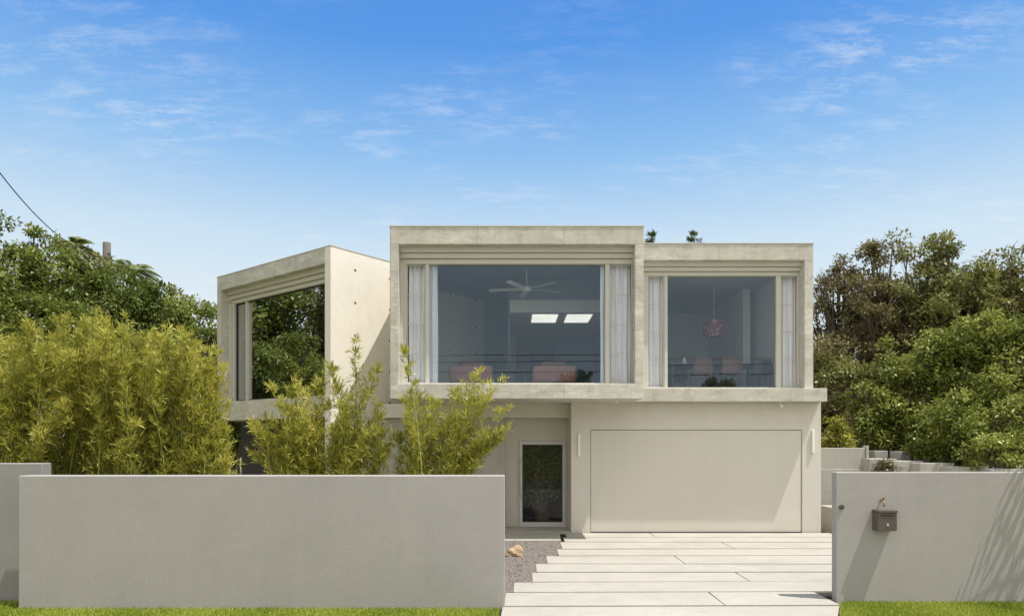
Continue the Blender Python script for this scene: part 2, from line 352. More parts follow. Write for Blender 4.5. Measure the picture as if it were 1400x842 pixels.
def pane(x0,x1,y,z0,z1): return [(x0,y,z0),(x1,y,z0),(x1,y,z1),(x0,y,z1)],[(0,1,2,3)]
mk('glass_pane',*pane(ex0+.075,ex1-.075,DE,.16,ez-.08),M['glass_door'],dr,origin=wloc(house))
hx=ex0+.045; mk('handle',*join(tube([(hx,DE-.11,.75),(hx,DE-.11,1.75)],.016,8),tube([(hx,DE-.11,.9),(hx,DE-.02,.9)],.01,6),tube([(hx,DE-.11,1.6),(hx,DE-.02,1.6)],.01,6)),M['white'],dr,origin=wloc(house),smooth=True)
part('hallway',[(ex0-.9,ex1+.8,DE+2.4,DE+2.5,0,2.7),(ex0-1.0,ex0-.9,DE+.16,DE+2.5,0,2.7),(ex1+.8,ex1+.9,DE+.3,DE+2.5,0,2.7)],M['blackwood_shade'],0)
for a,b in ((790,793.5),(1110.5,1114)):
    D=DG-.05; z0,z1=(Z(624,D),Z(592,D)) if a<900 else (Z(619,D),Z(588,D))
    part('wall_light',[(X(a,D),X(b,D),D,DG-.002,z0,z1)],M['white'],.008)
mk('security_camera',*join(tube([(X(1068,15.8),15.85,ZB),(X(1068,15.8),15.85,ZB-.05)],.03,10),tube([(X(1068,15.8),15.88,ZB-.07),(X(1068,15.8),15.75,ZB-.09)],.028,10)),M['white'],house,origin=wloc(house))
mk('security_camera',*join(tube([(X(842,15.0),15.0,ZB),(X(842,15.0),15.0,ZB-.07)],.03,10)),M['white'],house,origin=wloc(house))
def window(name,x0,x1,y,z0,z1,mull,bars,zhead,inner0,inner1,glass,local=None,nbar=4):
    B=[]
    hh=(zhead-z1)
    B+=[(inner0,inner1,y-.22,y+.1,z1+hh*.66,zhead),(inner0,inner1,y-.15,y+.1,z1+hh*.33,z1+hh*.64),(inner0,inner1,y-.08,y+.1,z1+.0,z1+hh*.31),(inner0,inner1,y-.05,y+.1,z1+hh*.30,z1+hh*.67)]
    B+=[(inner0,x0,y-.08,y+.1,z0,z1),(x1,inner1,y-.08,y+.1,z0,z1),(x0,x1,y-.08,y+.08,z0,z0+.05)]
    if x0-inner0>.08: B+=[(inner0,inner0+(x0-inner0)*.5,y-.16,y-.08,z0,z1)]
    if inner1-x1>.06: B+=[(inner1-(inner1-x1)*.5,inner1,y-.16,y-.08,z0,z1)]
    for a,b in mull: B.append((a,b,y-.06,y+.07,z0+.05,z1))
    v,f=bx(*B)
    kw=dict(local=True,origin=local[0],rot=local[1]) if local else dict(origin=wloc(house))
    w=mk(name,v,f,M['alu'],house,bevel=.005,**kw)
    w['_w']=list(local[0] if local else wloc(house))
    def ch(nm,v,f,mat,bev=0):
        o=mk(nm,v,f,mat,None,local=bool(local),origin=wloc(house) if not local else (0,0,0),bevel=bev)
        o.parent=w; o.location=(0,0,0); return o
    for a,b in bars:
        Bb=[]
        m_=.024
        Bb+=[(a,a+m_,y-.045,y+.0,z0+.05,z1),(b-m_,b,y-.045,y,z0+.05,z1)]
        for i in range(0,nbar+1):
            zz=z0+.05+(z1-z0-.05-.03)*i/nbar; Bb.append((a+m_,b-m_,y-.02,y-.006,zz,zz+.016))
        ch('casement',*bx(*Bb),M['alu'],.003)
        ch('glass_pane',*pane(a,b,y+.02,z0+.05,z1),M['glass_case'])
    segs=[(x0,x1)] if not bars else [(bars[0][1]+.01,bars[1][0]-.01)]
    for a,b in segs:
        ch('glass_pane',*pane(a,b,y+.02,z0+.05,z1),glass)
        if local:
            q=.03
            ch('gasket',*bx((a,a+q,y-.01,y+.015,z0+.05,z1),(b-q,b,y-.01,y+.015,z0+.05,z1),(a+q,b-q,y-.01,y+.015,z1-q,z1),(a+q,b-q,y-.01,y+.015,z0+.052,z0+.05+q)),M['blackwood_shade'])
    return w
yw=14.9
s=F/yw; xx=lambda p:(p-700)/s
window('window',xx(556),xx(864),yw,ZS,Z(362,yw),[(xx(583),xx(587)),(xx(827),xx(832))],[(xx(556),xx(583)),(xx(832),xx(864))],ZF,cl+t,cr-t,M['glass'])
yr=16.12; s2=F/yr; x2=lambda p:(p-700)/s2
window('window',x2(885),x2(1090),yr,ZS,Z(378,yr),[(x2(908),x2(912)),(x2(1060),x2(1066))],[(x2(885),x2(908)),(x2(1066),x2(1090))],ZF,cr+.02,rr-.2,M['glass'])
def curtain(x0,x1,y,z0,z1,label,loc=None,rot=0):
    n=int((x1-x0)/.008); V=[];Fc=[]
    ph=random.random()*6
    for i in range(n+1):
        x=x0+(x1-x0)*i/n
        for j in range(6):
            z=z0+(z1-z0)*j/5
            V.append((x+.006*math.sin(j*1.3+i*.3),y+.035*math.sin(ph+(x-x0)*62+.5*math.sin(j))+.015*math.sin(x*110),z))
    for i in range(n):
        for j in range(5): Fc.append((i*6+j,(i+1)*6+j,(i+1)*6+j+1,i*6+j+1))
    if loc: o=mk('curtain',V,Fc,M['curtain'],origin=loc,rot=rot,local=True,smooth=True)
    else: o=mk('curtain',V,Fc,M['curtain'],origin=((x0+x1)/2,y,z0),smooth=True)
    tag(o,label,'curtain','sheer curtains behind the upper windows'); return o
curtain(xx(557),xx(598),yw+.13,ZS+.03,6.2,'white sheer curtain drawn beside a window')
curtain(xx(822),xx(863),yw+.13,ZS+.03,6.2,'white sheer curtain drawn beside a window')
curtain(x2(885),x2(910),yr+.13,ZS+.03,6.2,'white sheer curtain drawn beside a window')
curtain(x2(1068),x2(1090),yr+.13,ZS+.03,6.2,'white sheer curtain drawn beside a window')
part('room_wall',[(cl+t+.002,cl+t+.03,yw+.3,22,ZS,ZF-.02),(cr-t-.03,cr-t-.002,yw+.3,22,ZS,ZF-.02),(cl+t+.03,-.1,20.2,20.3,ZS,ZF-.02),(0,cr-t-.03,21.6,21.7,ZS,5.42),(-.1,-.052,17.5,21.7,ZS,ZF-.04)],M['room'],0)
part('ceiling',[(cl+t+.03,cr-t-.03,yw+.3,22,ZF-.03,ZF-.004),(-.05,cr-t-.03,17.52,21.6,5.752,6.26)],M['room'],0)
part('timber_floor',[(cl+t+.03,cr-t-.03,yw+.1,22,ZS+.002,ZS+.012),(cr+.03,rr-.23,yr+.15,22.5,ZS+.002,ZS+.012)],M['timber'],0)
part('ceiling_bulkhead',[(-.05,cr-t-.03,17.5,21.6,5.43,5.75)],M['room_pale'],0)
for a,b in ((.53,1.19),(1.43,2.08)):
    part('skylight',[(a,b,17.75,18.9,5.415,5.428)],M['skyl'],0)
part('room_wall',[(cr+.012,cr+.03,yr+.3,22.5,ZS,ZF-.02),(cr+.03,rr-.23,22,22.1,ZS,ZF-.02)],M['room_pale'],0)
part('room_wall',[(rr-.23,rr-.205,yr+.2,22.5,ZS,ZF-.02),(6.25,6.45,18.6,22,ZS,ZF-.03)],M['room_pale'],0)
part('kitchen_bench',[(3.3,5.0,21.3,21.9,ZS+.012,ZS+.95)],M['blackwood_shade'],.01)
part('ceiling',[(cr+.03,rr-.23,yr+.2,22,ZF-.03,ZF-.004)],M['room_mid'],0)
part('doorway',[(.55,1.35,21.58,21.6,ZS+.012,ZS+2.0)],M['blackwood_shade'],0)
part('wall_shelf',[(-1.9,-.5,20.0,20.2,ZS+.5,ZS+.56),(-1.9,-.5,20.0,20.2,ZS+.012,ZS+.06),(-1.9,-1.84,20.0,20.2,ZS+.06,ZS+.5),(-.56,-.5,20.0,20.2,ZS+.06,ZS+.5)],M['white'],.004)
fx,fy,fz=X(720,16.6),16.6,Z(394,16.6)
fan=empty('ceiling_fan',(fx,fy,ZF-.03),'white five blade ceiling fan hanging from the living room ceiling','ceiling fan')
mk('rod',*tube([(fx,fy,ZF-.03),(fx,fy,fz)],.02,8),M['white'],fan)
mk('motor_housing',*tube([(fx,fy,fz+.06),(fx,fy,fz+.04),(fx,fy,fz-.05),(fx,fy,fz-.09)],[.06,.13,.13,.05],16),M['white'],fan,smooth=True)
for i in range(5):
    a=math.radians(25+72*i); ca,sa=math.cos(a),math.sin(a); V=[]
    for r,w,dz in ((.10,.045,0),(.3,.06,.0),(.88,.065,.0),(.93,.045,.0)):
        for sgn in (-1,1): 
            for th in (-.006,.006): V.append((fx+ca*r-sa*w*sgn,fy+sa*r+ca*w*sgn,fz-.02+sgn*w*.2+th))
    Fc=[]
    for k in range(3):
        b0=k*4; b1=b0+4
        Fc+=[(b0,b1,b1+2,b0+2),(b0+1,b0+3,b1+3,b1+1),(b0,b0+1,b1+1,b1),(b0+2,b1+2,b1+3,b0+3)]
    Fc+=[(0,2,3,1),(12,13,15,14)]
    mk('blade',V,Fc,M['white'],fan)
def armchair(x,y,lab):
    e=empty('armchair',(x,y,ZS+.012),lab,'armchair'); z=ZS+.012
    p=lambda n,bs,m,bv: mk(n,*bx(*bs),m,e,bevel=bv)
    p('seat',[(x-.38,x+.38,y-.3,y+.42,z+.12,z+.34)],M['pink'],.05)
    p('backrest',[(x-.5,x+.5,y-.48,y-.3,z+.12,z+.50)],M['pink'],.06)
    for sx in (-1,1): p('armrest',[(x+sx*.44-.06,x+sx*.44+.06,y-.3,y+.42,z+.12,z+.44)],M['pink'],.04)
    p('cushion',[(x-.3,x+.28,y-.29,y-.14,z+.35,z+.62)],M['tan'],.06)
    for sx in (-1,1):
        for sy in (-.38,.36): mk('leg',*tube([(x+sx*.4,y+sy,z),(x+sx*.4,y+sy,z+.13)],[.015,.022],8),M['blackwood_shade'],e)
armchair(X(645,16.1),16.1,'dusty pink armchair facing away from the window')
armchair(X(757,16.1),16.1,'dusty pink armchair facing away from the window')
def table(x0,x1,y0,y1,h,mat,lab,nm='dining_table',cat='table'):
    z=ZS+.012; e=empty(nm,((x0+x1)/2,(y0+y1)/2,z),lab,cat)
    mk('table_top',*bx((x0,x1,y0,y1,z+h-.05,z+h)),mat,e,bevel=.008)
    for a in (x0+.08,x1-.08):
        for b in (y0+.08,y1-.08): mk('leg',*bx((a-.03,a+.03,b-.03,b+.03,z,z+h-.05)),mat,e,bevel=.004)
table(X(677,16.6),X(722,16.6),16.4,16.9,.5,M['blackwood_shade'],'small black side table between the armchairs','side_table')
table(X(915,17.4),X(1042,17.4),17.3,18.3,.74,M['blackwood_shade'],'long black dining table by the window')
def chair(x,y,mat,lab):
    z=ZS+.012; e=empty('dining_chair',(x,y,z),lab,'chair','chairs around the dining table')
    mk('seat',*bx((x-.22,x+.22,y-.2,y+.25,z+.42,z+.48)),mat,e,bevel=.02)
    V=[];Fc=[]
    for j in range(5):
        zz=z+.46+.36*j/4; w=.25-.03*j*j/8
        for i in range(7):
            u=i/6*2-1; V.append((x+u*w,y-.25+.06*u*u,zz))
    n=len(V); V+=[(a,b+.03,c) for a,b,c in V]
    for j in range(4):
        for i in range(6):
            q=(j*7+i,j*7+i+1,(j+1)*7+i+1,(j+1)*7+i); Fc.append(q); Fc.append(tuple(n+k for k in q[::-1]))
    bd=[i for i in range(7)]+[7*j+6 for j in range(1,5)]+[28+i for i in range(5,-1,-1)]+[7*j for j in range(3,0,-1)]
    for i in range(len(bd)): a,b=bd[i],bd[(i+1)%len(bd)]; Fc.append((b,a,n+a,n+b))
    mk('backrest',V,Fc,mat,e,smooth=False)
    for sx in (-.19,.19):
        for sy in (-.17,.21): mk('leg',*tube([(x+sx,y+sy,z),(x+sx,y+sy,z+.43)],[.012,.018],6),M['blackwood_shade'],e)
chair(X(959,16.9),16.95,M['tan'],'brown leather chair at the dining table')
chair(X(998,16.9),16.95,M['tan'],'brown leather chair at the dining table')
chair(X(1046,17.0),17.3,M['blackwood_shade'],'black chair at the end of the dining table')
chair(X(925,19.0),19.0,M['blackwood_shade'],'black chair at the far side of the dining table')
lx,ly=X(976,17.9),17.9; lz0,lz1=Z(461,ly),Z(439,ly)
pl=empty('pendant_lamp',(lx,ly,ZF-.03),'dark red patterned drum pendant lamp above the dining table','lamp')
mk('cord',*tube([(lx,ly,ZF-.03),(lx,ly,lz1)],.006,6),M['white'],pl)
V=[];Fc=[];n=28
for z_ in (lz0,lz1):
    for r in (.275,.27):
        for k in range(n): V.append((lx+r*math.cos(2*math.pi*k/n),ly+r*math.sin(2*math.pi*k/n),z_))
for k in range(n):
    k2=(k+1)%n; Fc+=[(k,k2,2*n+k2,2*n+k),(n+k2,n+k,3*n+k,3*n+k2),(k2,k,n+k,n+k2),(2*n+k,2*n+k2,3*n+k2,3*n+k)]
mk('lamp_shade',V,Fc,M['shade'],pl)
mk('diffuser',*tube([(lx,ly,lz0+.05),(lx,ly,lz0+.06)],.25,24),M['tan'],pl)
def vase(x,y,z,h,mat,lab,stems=6):
    e=empty('vase',(x,y,z),lab,'vase')
    mk('body',*tube([(x,y,z),(x,y,z+h*.3),(x,y,z+h*.7),(x,y,z+h)],[h*.2,h*.32,h*.2,h*.14],14),mat,e,smooth=True)
    ts=[]
    for i in range(stems):
        a=random.random()*6.3; r=random.uniform(.1,.22)
        ts.append(tube([(x,y,z+h*.9),(x+r*.4*math.cos(a),y+r*.4*math.sin(a),z+h+.15),(x+r*math.cos(a),y+r*math.sin(a),z+h+.38*random.uniform(.7,1.2))],[.006,.005,.003],5))
    mk('stems',*join(*ts),M['bark'],e)
vase(X(936,17.7),17.75,ZS+.752,.2,M['white'],'white vase with bare twigs on the dining table')
vase(X(694,16.65),16.65,ZS+.512,.22,M['blackwood_shade'],'dark vase with twigs on the side table',9)
# ------------------------------------------------------------------ wing (rotated)
C=(-4.195,15.90,0); ANG=math.atan2(-.617,.787); WL=5.025; WD=7.0
def wpart(name,bs,mat,bevel=.008):
    v,f=bx(*bs); return mk(name,v,f,mat,house,origin=C,rot=ANG,local=True,bevel=bevel)
wpart('concrete_frame',[(-WL,-.222,0,WD,ZF,ZT),(-WL,-WL+.2,0,WD,3.22,ZF),(-WL,-.222,0,WD,2.72,3.22),(-WL+.2,-.222,WD-.2,WD,3.22,ZF)],M['concrete'])
wpart('side_wall',[(-.22,0,0,WD,0,ZT)],M['concrete_side'])
wpart('roof_flashing',[(-WL-.01,.01,-.01,WD,ZT,ZT+.022)],M['alu'],0)
wpart('lower_wall',[(-WL-.3,-.222,.9,1.1,0,2.715),(-WL-.3,-WL-.1,1.1,WD,0,2.72)],M['blackwood_shade'],0)  # black wall stands in for the shadowed opening beneath the wing
ww=window('window',-WL+.30,-.38,.40,3.22,5.97,[(-WL+.86,-WL+.92)],[],ZF,-WL+.2,-.222,M['glass_wing'],local=(C,ANG))
curtain(-WL+.32,-WL+.72,.55,3.26,5.95,'white sheer curtain drawn beside a window',loc=C,rot=ANG)
wpart('room_wall',[(-WL+.2,-.222,4,4.1,3.22,ZF)],M['room'],0)
# ------------------------------------------------------------------ pole, cables
pd=28; pxx=X(146,pd); pz=Z(332,pd)
pole=empty('power_pole',(pxx,pd,0),'weathered timber power pole rising above the trees','power pole')
mk('post',*tube([(pxx,pd,0),(pxx,pd,pz)],[.2,.15],12),M['pole'],pole)
mk('crossarm',*bx((pxx-.55,pxx+.35,pd-.32,pd-.2,pz-.75,pz-.6)),M['pole'],pole,bevel=.01)
for dx in (-.45,-.2,.25): mk('insulator',*tube([(pxx+dx,pd-.26,pz-.6),(pxx+dx,pd-.26,pz-.52),(pxx+dx,pd-.26,pz-.44)],[.05,.07,.03],8),M['darkmetal'],pole)
a=Vector(W(-130,40,13)); b=Vector((pxx-.45,pd-.26,pz-.45)); pts=[]
for i in range(25):
    q=i/24; p=a.lerp(b,q); p.z-=.9*4*q*(1-q); pts.append(p)
o=mk('power_cable',*tube(pts,.015,6),M['cable'],origin=a); tag(o,'black overhead power cable running to the pole','cable')
for z_ in (6.4,6.95,7.3):
    pts=[(-40+4*i,-7,z_-.5*(1-((i-10)/10)**2)+.02*(i-10)) for i in range(21)]
    o=mk('power_cable',*tube(pts,.018,6),M['cable'],origin=pts[0]); tag(o,'black overhead power cable strung along the street','cable','power cables along the street')
# ------------------------------------------------------------------ trees
def tree(name,cx,cy,zb,zt,rx,ry,nclump,nleaf,mat,L,label,cat='tree',group=None,twigs=0,tb=(0,1),cr_=(.3,.68),seed=0,br_=(.4,.6)):
    r=np.random.default_rng(seed+11)
    e=empty(name,(cx,cy,0),label,cat,group)
    zc=(zb+zt)/2; rz=(zt-zb)/2
    cr=r.uniform(*cr_,nclump)
    nb=9; bd=unit(r.normal(0,1,(nb,3))); bd[0]=(.1,0,.995); bd[1]=(.6,-.2,.75); bd[2]=(-.6,.1,.78); br=r.uniform(*br_,nb)
    bi=r.integers(0,nb,nclump)
    off=unit(r.normal(0,1,(nclump,3)))*(r.random(nclump)**.4)[:,None]
    q=bd[bi]*(1-br[bi])[:,None]*.98+off*br[bi][:,None]
    P=np.stack([cx+q[:,0]*(rx-.2)*1.1,cy+q[:,1]*(ry-.2),zc+q[:,2]*(rz-.25)],1)
    cr*=1-.35*np.clip(np.linalg.norm(q,axis=1),0,1)**2
    tr=[tube([(cx,cy,-.1),(cx+.1,cy,zb*.5),(cx-.05,cy+.1,zb+rz*.4),(cx+.05,cy,zc+rz*.3)],[.26,.21,.16,.07],9)]
    for i in range(0,nclump,max(1,nclump//(20+twigs))):
        p=P[i]; z0=r.uniform(zb*.6,min(zc,p[2])) ; m_=((cx+p[0])/2+r.normal(0,.15),(cy+p[1])/2,(z0+p[2])/2+.2)
        tr.append(tube([(cx,cy,z0),m_,tuple(p)],[.10,.055,.015],6))
        for k in range(3 if not twigs else 9):
            q_=p+unit(r.normal(0,1,(1,3)))[0]*cr[i]*1.25*np.array([1,1,1.1]); tr.append(tube([tuple(p),tuple((p+q_)/2+r.normal(0,.03,3)),tuple(q_)],[.014,.009,.004],4))
    mk('trunk',*join(*tr),M['bark'],e)
    idx=r.integers(0,nclump,nleaf); n=nleaf
    dd=unit(r.normal(0,1,(n,3))); rad=cr[idx]*(.2+1.0*r.random(n)**.75)
    Cc=P[idx]+dd*rad[:,None]*np.array([1,1,.66])
    A=dd*.6+r.normal(0,.6,(n,3)); A[:,2]-=.15
    Nn=dd*.5+np.array([.1,0,.9])+r.normal(0,.45,(n,3))
    ct=r.random(nclump)
    hz=np.clip((Cc[:,2]-zb)/(zt-zb),0,1)
    tint=tb[0]+(tb[1]-tb[0])*(.55*ct[idx]+.3*r.random(n)+.15*hz)
    leaves('crown',Cc,A,Nn,L*r.uniform(.6,1.3,n),L*.5*r.uniform(.7,1.2,n),tint,mat,e)
def treepx(px,top,D,rx,zb,mat,label,seed,nclump=80,nleaf=14000,L=.15,**k):
    zt=Z(top,D); tree('tree' if 'name' not in k else k.pop('name'),X(px,D),D,zb,zt,rx,min(rx,2.6),nclump,nleaf,mat,L,label,seed=seed,**k)
GD='broadleaf trees behind the bamboo hedge'
treepx(22,292,22,2.8,2.5,M['leaf_mid'],'tall green broadleaf tree behind bamboo',1,120,20000,tb=(0,.85),group=GD)
treepx(-70,330,20,2.6,1.5,M['leaf_mid'],'tall green broadleaf tree behind bamboo',2,group=GD)
treepx(95,318,23,2.3,2.5,M['leaf_olive'],'tall olive green broadleaf tree behind bamboo',3,100,15000,group=GD)
treepx(155,346,21,2.0,2.5,M['leaf_dark'],'tall dark green broadleaf tree behind bamboo',4,group=GD)
treepx(210,374,23,1.9,2.5,M['leaf_mid'],'tall green broadleaf tree behind bamboo',5,group=GD)
treepx(268,382,24.5,1.9,2.0,M['leaf_mid'],'tall green broadleaf tree behind bamboo',6,group=GD)
treepx(322,478,25.5,1.7,.2,M['leaf_dark'],'dark green tree beneath the wing of the house',12,nleaf=11000,group=GD)
treepx(40,385,18,2.4,1.5,M['leaf_mid'],'rounded green broadleaf tree behind bamboo',7,80,15000,L=.13,group=GD)
treepx(190,430,19,1.9,1.5,M['leaf_dark'],'rounded green broadleaf tree behind bamboo',8,80,13000,group=GD)
tree('tree',-15.1,16.3,1.0,11.6,2.6,2.4,120,22000,M['leaf_olive'],.22,'tall olive green tree behind bamboo',tb=(.1,1),group=GD,seed=9,cr_=(.5,.9))
tree('tree',-18.0,19.0,1.0,13.0,3.4,3.2,100,18000,M['leaf_mid'],.24,'tall green broadleaf tree behind bamboo',group=GD,seed=10,cr_=(.5,.95))
GR='trees on the slope beside the garage'
lo=dict(cr_=(.25,.6),br_=(.34,.52))
treepx(1148,338,25,1.7,1.5,M['leaf_brown'],'sparse brownish tree beside the house',21,90,9500,twigs=26,L=.14,group=GR,**lo)
treepx(1205,304,24,2.2,2.0,M['leaf_brown'],'loose brownish tree with fine bare twigs',22,110,14000,twigs=34,L=.14,group=GR,**lo)
treepx(1285,300,23,2.2,2.0,M['leaf_olive'],'loose olive tree with fine bare twigs',23,110,15000,twigs=26,L=.14,group=GR,**lo)
treepx(1342,330,24,2.0,2.0,M['leaf_brown'],'olive brown tree on the slope',24,100,13500,L=.14,twigs=20,tb=(.2,1),group=GR,**lo)
treepx(1405,318,23,2.1,2.5,M['leaf_olive'],'olive tree on the slope',25,100,13000,L=.14,twigs=16,group=GR,**lo)
treepx(1235,350,26,3.2,.6,M['leaf_brown'],'brownish tree standing further up the slope',35,130,17000,L=.18,group=GR)
treepx(1345,352,27,3.2,.6,M['leaf_olive'],'olive tree standing further up the slope',36,130,15000,L=.18,group=GR)
treepx(1190,450,20.5,2.0,.6,M['leaf_olive'],'olive green bushy tree beside the house',26,90,12000,L=.14,group=GR,cr_=(.2,.5),br_=(.3,.48))
treepx(1270,425,19,2.0,.6,M['leaf_mid'],'bright green bushy tree on the slope',27,110,13000,L=.13,tb=(.05,1),group=GR,cr_=(.2,.5),br_=(.3,.48))
treepx(1365,405,18,1.9,.5,M['leaf_mid'],'bright green bushy tree on the slope',28,110,13000,L=.13,tb=(.05,1),group=GR,cr_=(.2,.5),br_=(.3,.48))
treepx(1435,395,18,1.8,.5,M['leaf_mid'],'bright green bushy tree on the slope',29,80,12000,L=.13,group=GR)
treepx(1130,430,23,1.6,.3,M['leaf_brown'],'olive brown bushy tree beside the house',30,80,12000,L=.14,group=GR)
treepx(1340,510,16.8,1.8,.2,M['leaf_mid'],'bright green shrub above the terrace blocks',31,90,12000,L=.12,tb=(.1,1),name='shrub',cat='shrub',cr_=(.2,.45),br_=(.3,.5))
treepx(1225,520,19.0,1.6,.2,M['leaf_mid'],'bright green shrub above the terrace blocks',32,80,11500,L=.12,tb=(.1,1),name='shrub',cat='shrub',cr_=(.2,.5))
treepx(1143,556,18.6,.75,.2,M['leaf_bamboo'],'yellow green shrub behind the garden wall',33,30,6000,L=.10,name='shrub',cat='shrub',cr_=(.2,.35))
treepx(1215,612,16.9,.5,.9,M['leaf_brown'],'small twiggy brown shrub by the terrace blocks',34,16,1200,L=.08,name='shrub',cat='shrub',cr_=(.12,.25),twigs=10)
tree('shrub',.75,18.1,-.1,2.75,1.25,.6,90,7500,M['leaf_olive'],.11,'dark leafy shrub seen through the glass door','shrub',tb=(0,1),seed=77,cr_=(.12,.35),br_=(.5,.75))
for i,(tx_,zt_,rx_) in enumerate([(-8,5.6,3.2),(4.2,7.3,1.5),(13.5,6.6,2.6)]):
    tree('tree',tx_,-12,.8,zt_,rx_,1.6,50,4500,M['leaf_dark'],.3,'dark green tree standing across the street',group='trees across the street',seed=60+i)
def pine(px,top,D,seed):
    r=np.random.default_rng(seed); x=X(px,D); zt=Z(top,D)
    e=empty('pine_tree',(x,D,0),'slender pine tree top showing above the roof','tree','pines behind the house')
    mk('trunk',*tube([(x,D,-.1),(x,D,zt*.6),(x,D,zt)],[.22,.14,.02],8),M['bark'],e)
    Cc=[];A=[]
    for k in range(16):
        z=zt-.05-.33*k; R=.12+.17*k
        for b_ in range(6):
            a=r.random()*6.28
            for q in np.linspace(.1,1,12):
                for _ in range(3):
                    Cc.append((x+R*q*math.cos(a)+r.normal(0,.04),D+R*q*math.sin(a)+r.normal(0,.04),z+.25*q*R+r.normal(0,.05))); A.append((math.cos(a)+r.normal(0,.5),math.sin(a)+r.normal(0,.5),.8+r.normal(0,.4)))
    n=len(Cc); leaves('crown',np.array(Cc),np.array(A),r.normal(0,1,(n,3)),r.uniform(.1,.2,n),r.uniform(.02,.05,n),r.random(n),M['leaf_pine'],e)
pine(891,321,31,1); pine(949,319,33,2)
def palm(x,y,zt,R,nf,label,seed,nl=46,name='palm_tree',lw=.045,tr_=.15,el_=(-.1,1.2)):
    r=np.random.default_rng(seed); e=empty(name,(x,y,0),label,'palm tree')
    mk('trunk',*tube([(x,y,-.1),(x+.05,y,zt*.5),(x,y,zt)],[tr_,tr_*.8,tr_*.7],10),M['bark'],e)
    Cc=[];A=[];Nn=[];ts=[];Ls=[]
    for i in range(nf):
        a=2*math.pi*i/nf+r.normal(0,.15); el=r.uniform(*el_); h=Vector((math.cos(a),math.sin(a),0))
        pts=[]
        for k in range(9):
            q=k/8; pts.append(Vector((x,y,zt))+h*R*(q*math.cos(el*.8)+.1*q)+Vector((0,0,R*(q*math.sin(el)-.75*q*q))))
        ts.append(tube(pts,[.018-.0018*k for k in range(9)],5))
        for k in range(nl):
            q=.12+.88*k/nl; f_=q*8; i0=min(int(f_),7); p=pts[i0].lerp(pts[i0+1],f_-i0); d=(pts[i0+1]-pts[i0]).normalized()
            sd=d.cross(Vector((0,0,1))).normalized()
            for sg in (-1,1):
                Cc.append(p); A.append(sd*sg*1.0+d*.6+Vector((0,0,-.35))); Nn.append(d.cross(sd)); Ls.append(R*.38*math.sin(math.pi*min(q*.85+.12,1)))
    mk('frond_stalks',*join(*ts),M['culm'],e)
    n=len(Cc); leaves('crown',np.array([tuple(c) for c in Cc]),np.array([tuple(c) for c in A]),np.array([tuple(c) for c in Nn]),np.array(Ls),np.full(n,lw),r.random(n),M['leaf_palm'],e)
palm(X(180,26.5),26.5,Z(370,26.5),1.1,14,'palm tree beside the power pole',3,lw=.035)
palm(X(102,27),27,Z(336,27),1.0,14,'palm tree behind the broadleaf trees',5,lw=.035)
palm(7.85,8.80,2.6,1.15,9,'small palm tree on the verge beside the stucco wall',9,9,lw=.06,tr_=.06,el_=(.3,1.3))
# ------------------------------------------------------------------ bamboo
def bamboo(cx,cy,tips,label,seed,nl=800,rad=.26,L=.12,tmin=.28,bs=.35,tofs=0):
    r=np.random.default_rng(seed); e=empty('bamboo_plant',(cx,cy,0),label,'bamboo','bamboo growing behind the street wall')
    ts=[];CC=[];AA=[];TT=[]
    for (tx,ty,tz) in tips:
        b=np.array([cx+r.normal(0,bs),cy+r.normal(0,.2),0.]); tip=np.array([tx,ty,tz])
        def P(t): 
            t=np.asarray(t)[...,None]; xy=b[:2]+(tip-b)[:2]*t**2.0; z=tz*(1.12*t-.12*t**4)
            return np.concatenate([xy,z],-1)
        tt=np.linspace(0,1,9); ts.append(tube([tuple(p) for p in P(tt)],[.013*(1-.85*q) for q in tt],5))
        nb=int(nl/9); tb=tmin+(1-tmin)*r.random(nb)**.9
        R=rad*(1-tb)**.6*1.25+.03
        ang=r.random(nb)*6.283; bd=np.stack([np.cos(ang),np.sin(ang),r.uniform(.6,2.0,nb)],1)
        bl=R*r.uniform(.3,1.35,nb)
        ctt=r.random()
        btt=r.random(nb)
        for k in range(9):
            q=.2+.8*r.random(nb)
            c=P(tb)+bd*(bl*q)[:,None]
            c[:,2]-= .3*bl*q*q
            a=bd*.6+r.normal(0,.5,(nb,3)); a[:,2]+=r.uniform(-.5,.6,nb)
            CC.append(c); AA.append(a); TT.append(tofs-.06+.25*tb+.28*ctt+.28*btt+.28*r.random(nb))
    C_=np.concatenate(CC);A_=np.concatenate(AA);T_=np.concatenate(TT);n=len(C_)
    mk('culms',*join(*ts),M['culm'],e)
    Nn=r.normal(0,.6,(n,3)); Nn[:,2]+=.8
    leaves('foliage',C_,A_,Nn,L*r.uniform(.5,1.3,n),.0145*r.uniform(.7,1.3,n),T_,M['leaf_bamboo'],e)
def hedge(px,w,top,D,n,label,seed,**k):
    r=np.random.default_rng(seed+50); tips=[]
    for i in range(n):
        q=r.uniform(-1,1); p=px+w*q; tp=top-24+ (abs(q)**1.5)*40+ r.exponential(50)
        if i%3==0: tp+=r.uniform(30,100)
        d=D+r.uniform(-.5,.45); tips.append((X(p,d),d,Z(tp,d)))
    bamboo(X(px,D),D,tips,label,seed,nl=820,rad=.185,**k)
hl='dense yellow green bamboo clump behind the stucco wall'
hedge(-5,60,474,11.3,32,hl,1)
hedge(45,55,466,10.9,32,hl,2,tofs=-.05)
hedge(112,50,436,11.3,36,hl,3)
hedge(170,48,450,11.0,34,hl,4,tofs=-.04)
hedge(228,48,456,11.3,34,hl,5)
hedge(278,40,486,11.2,30,hl,6,tofs=.03)
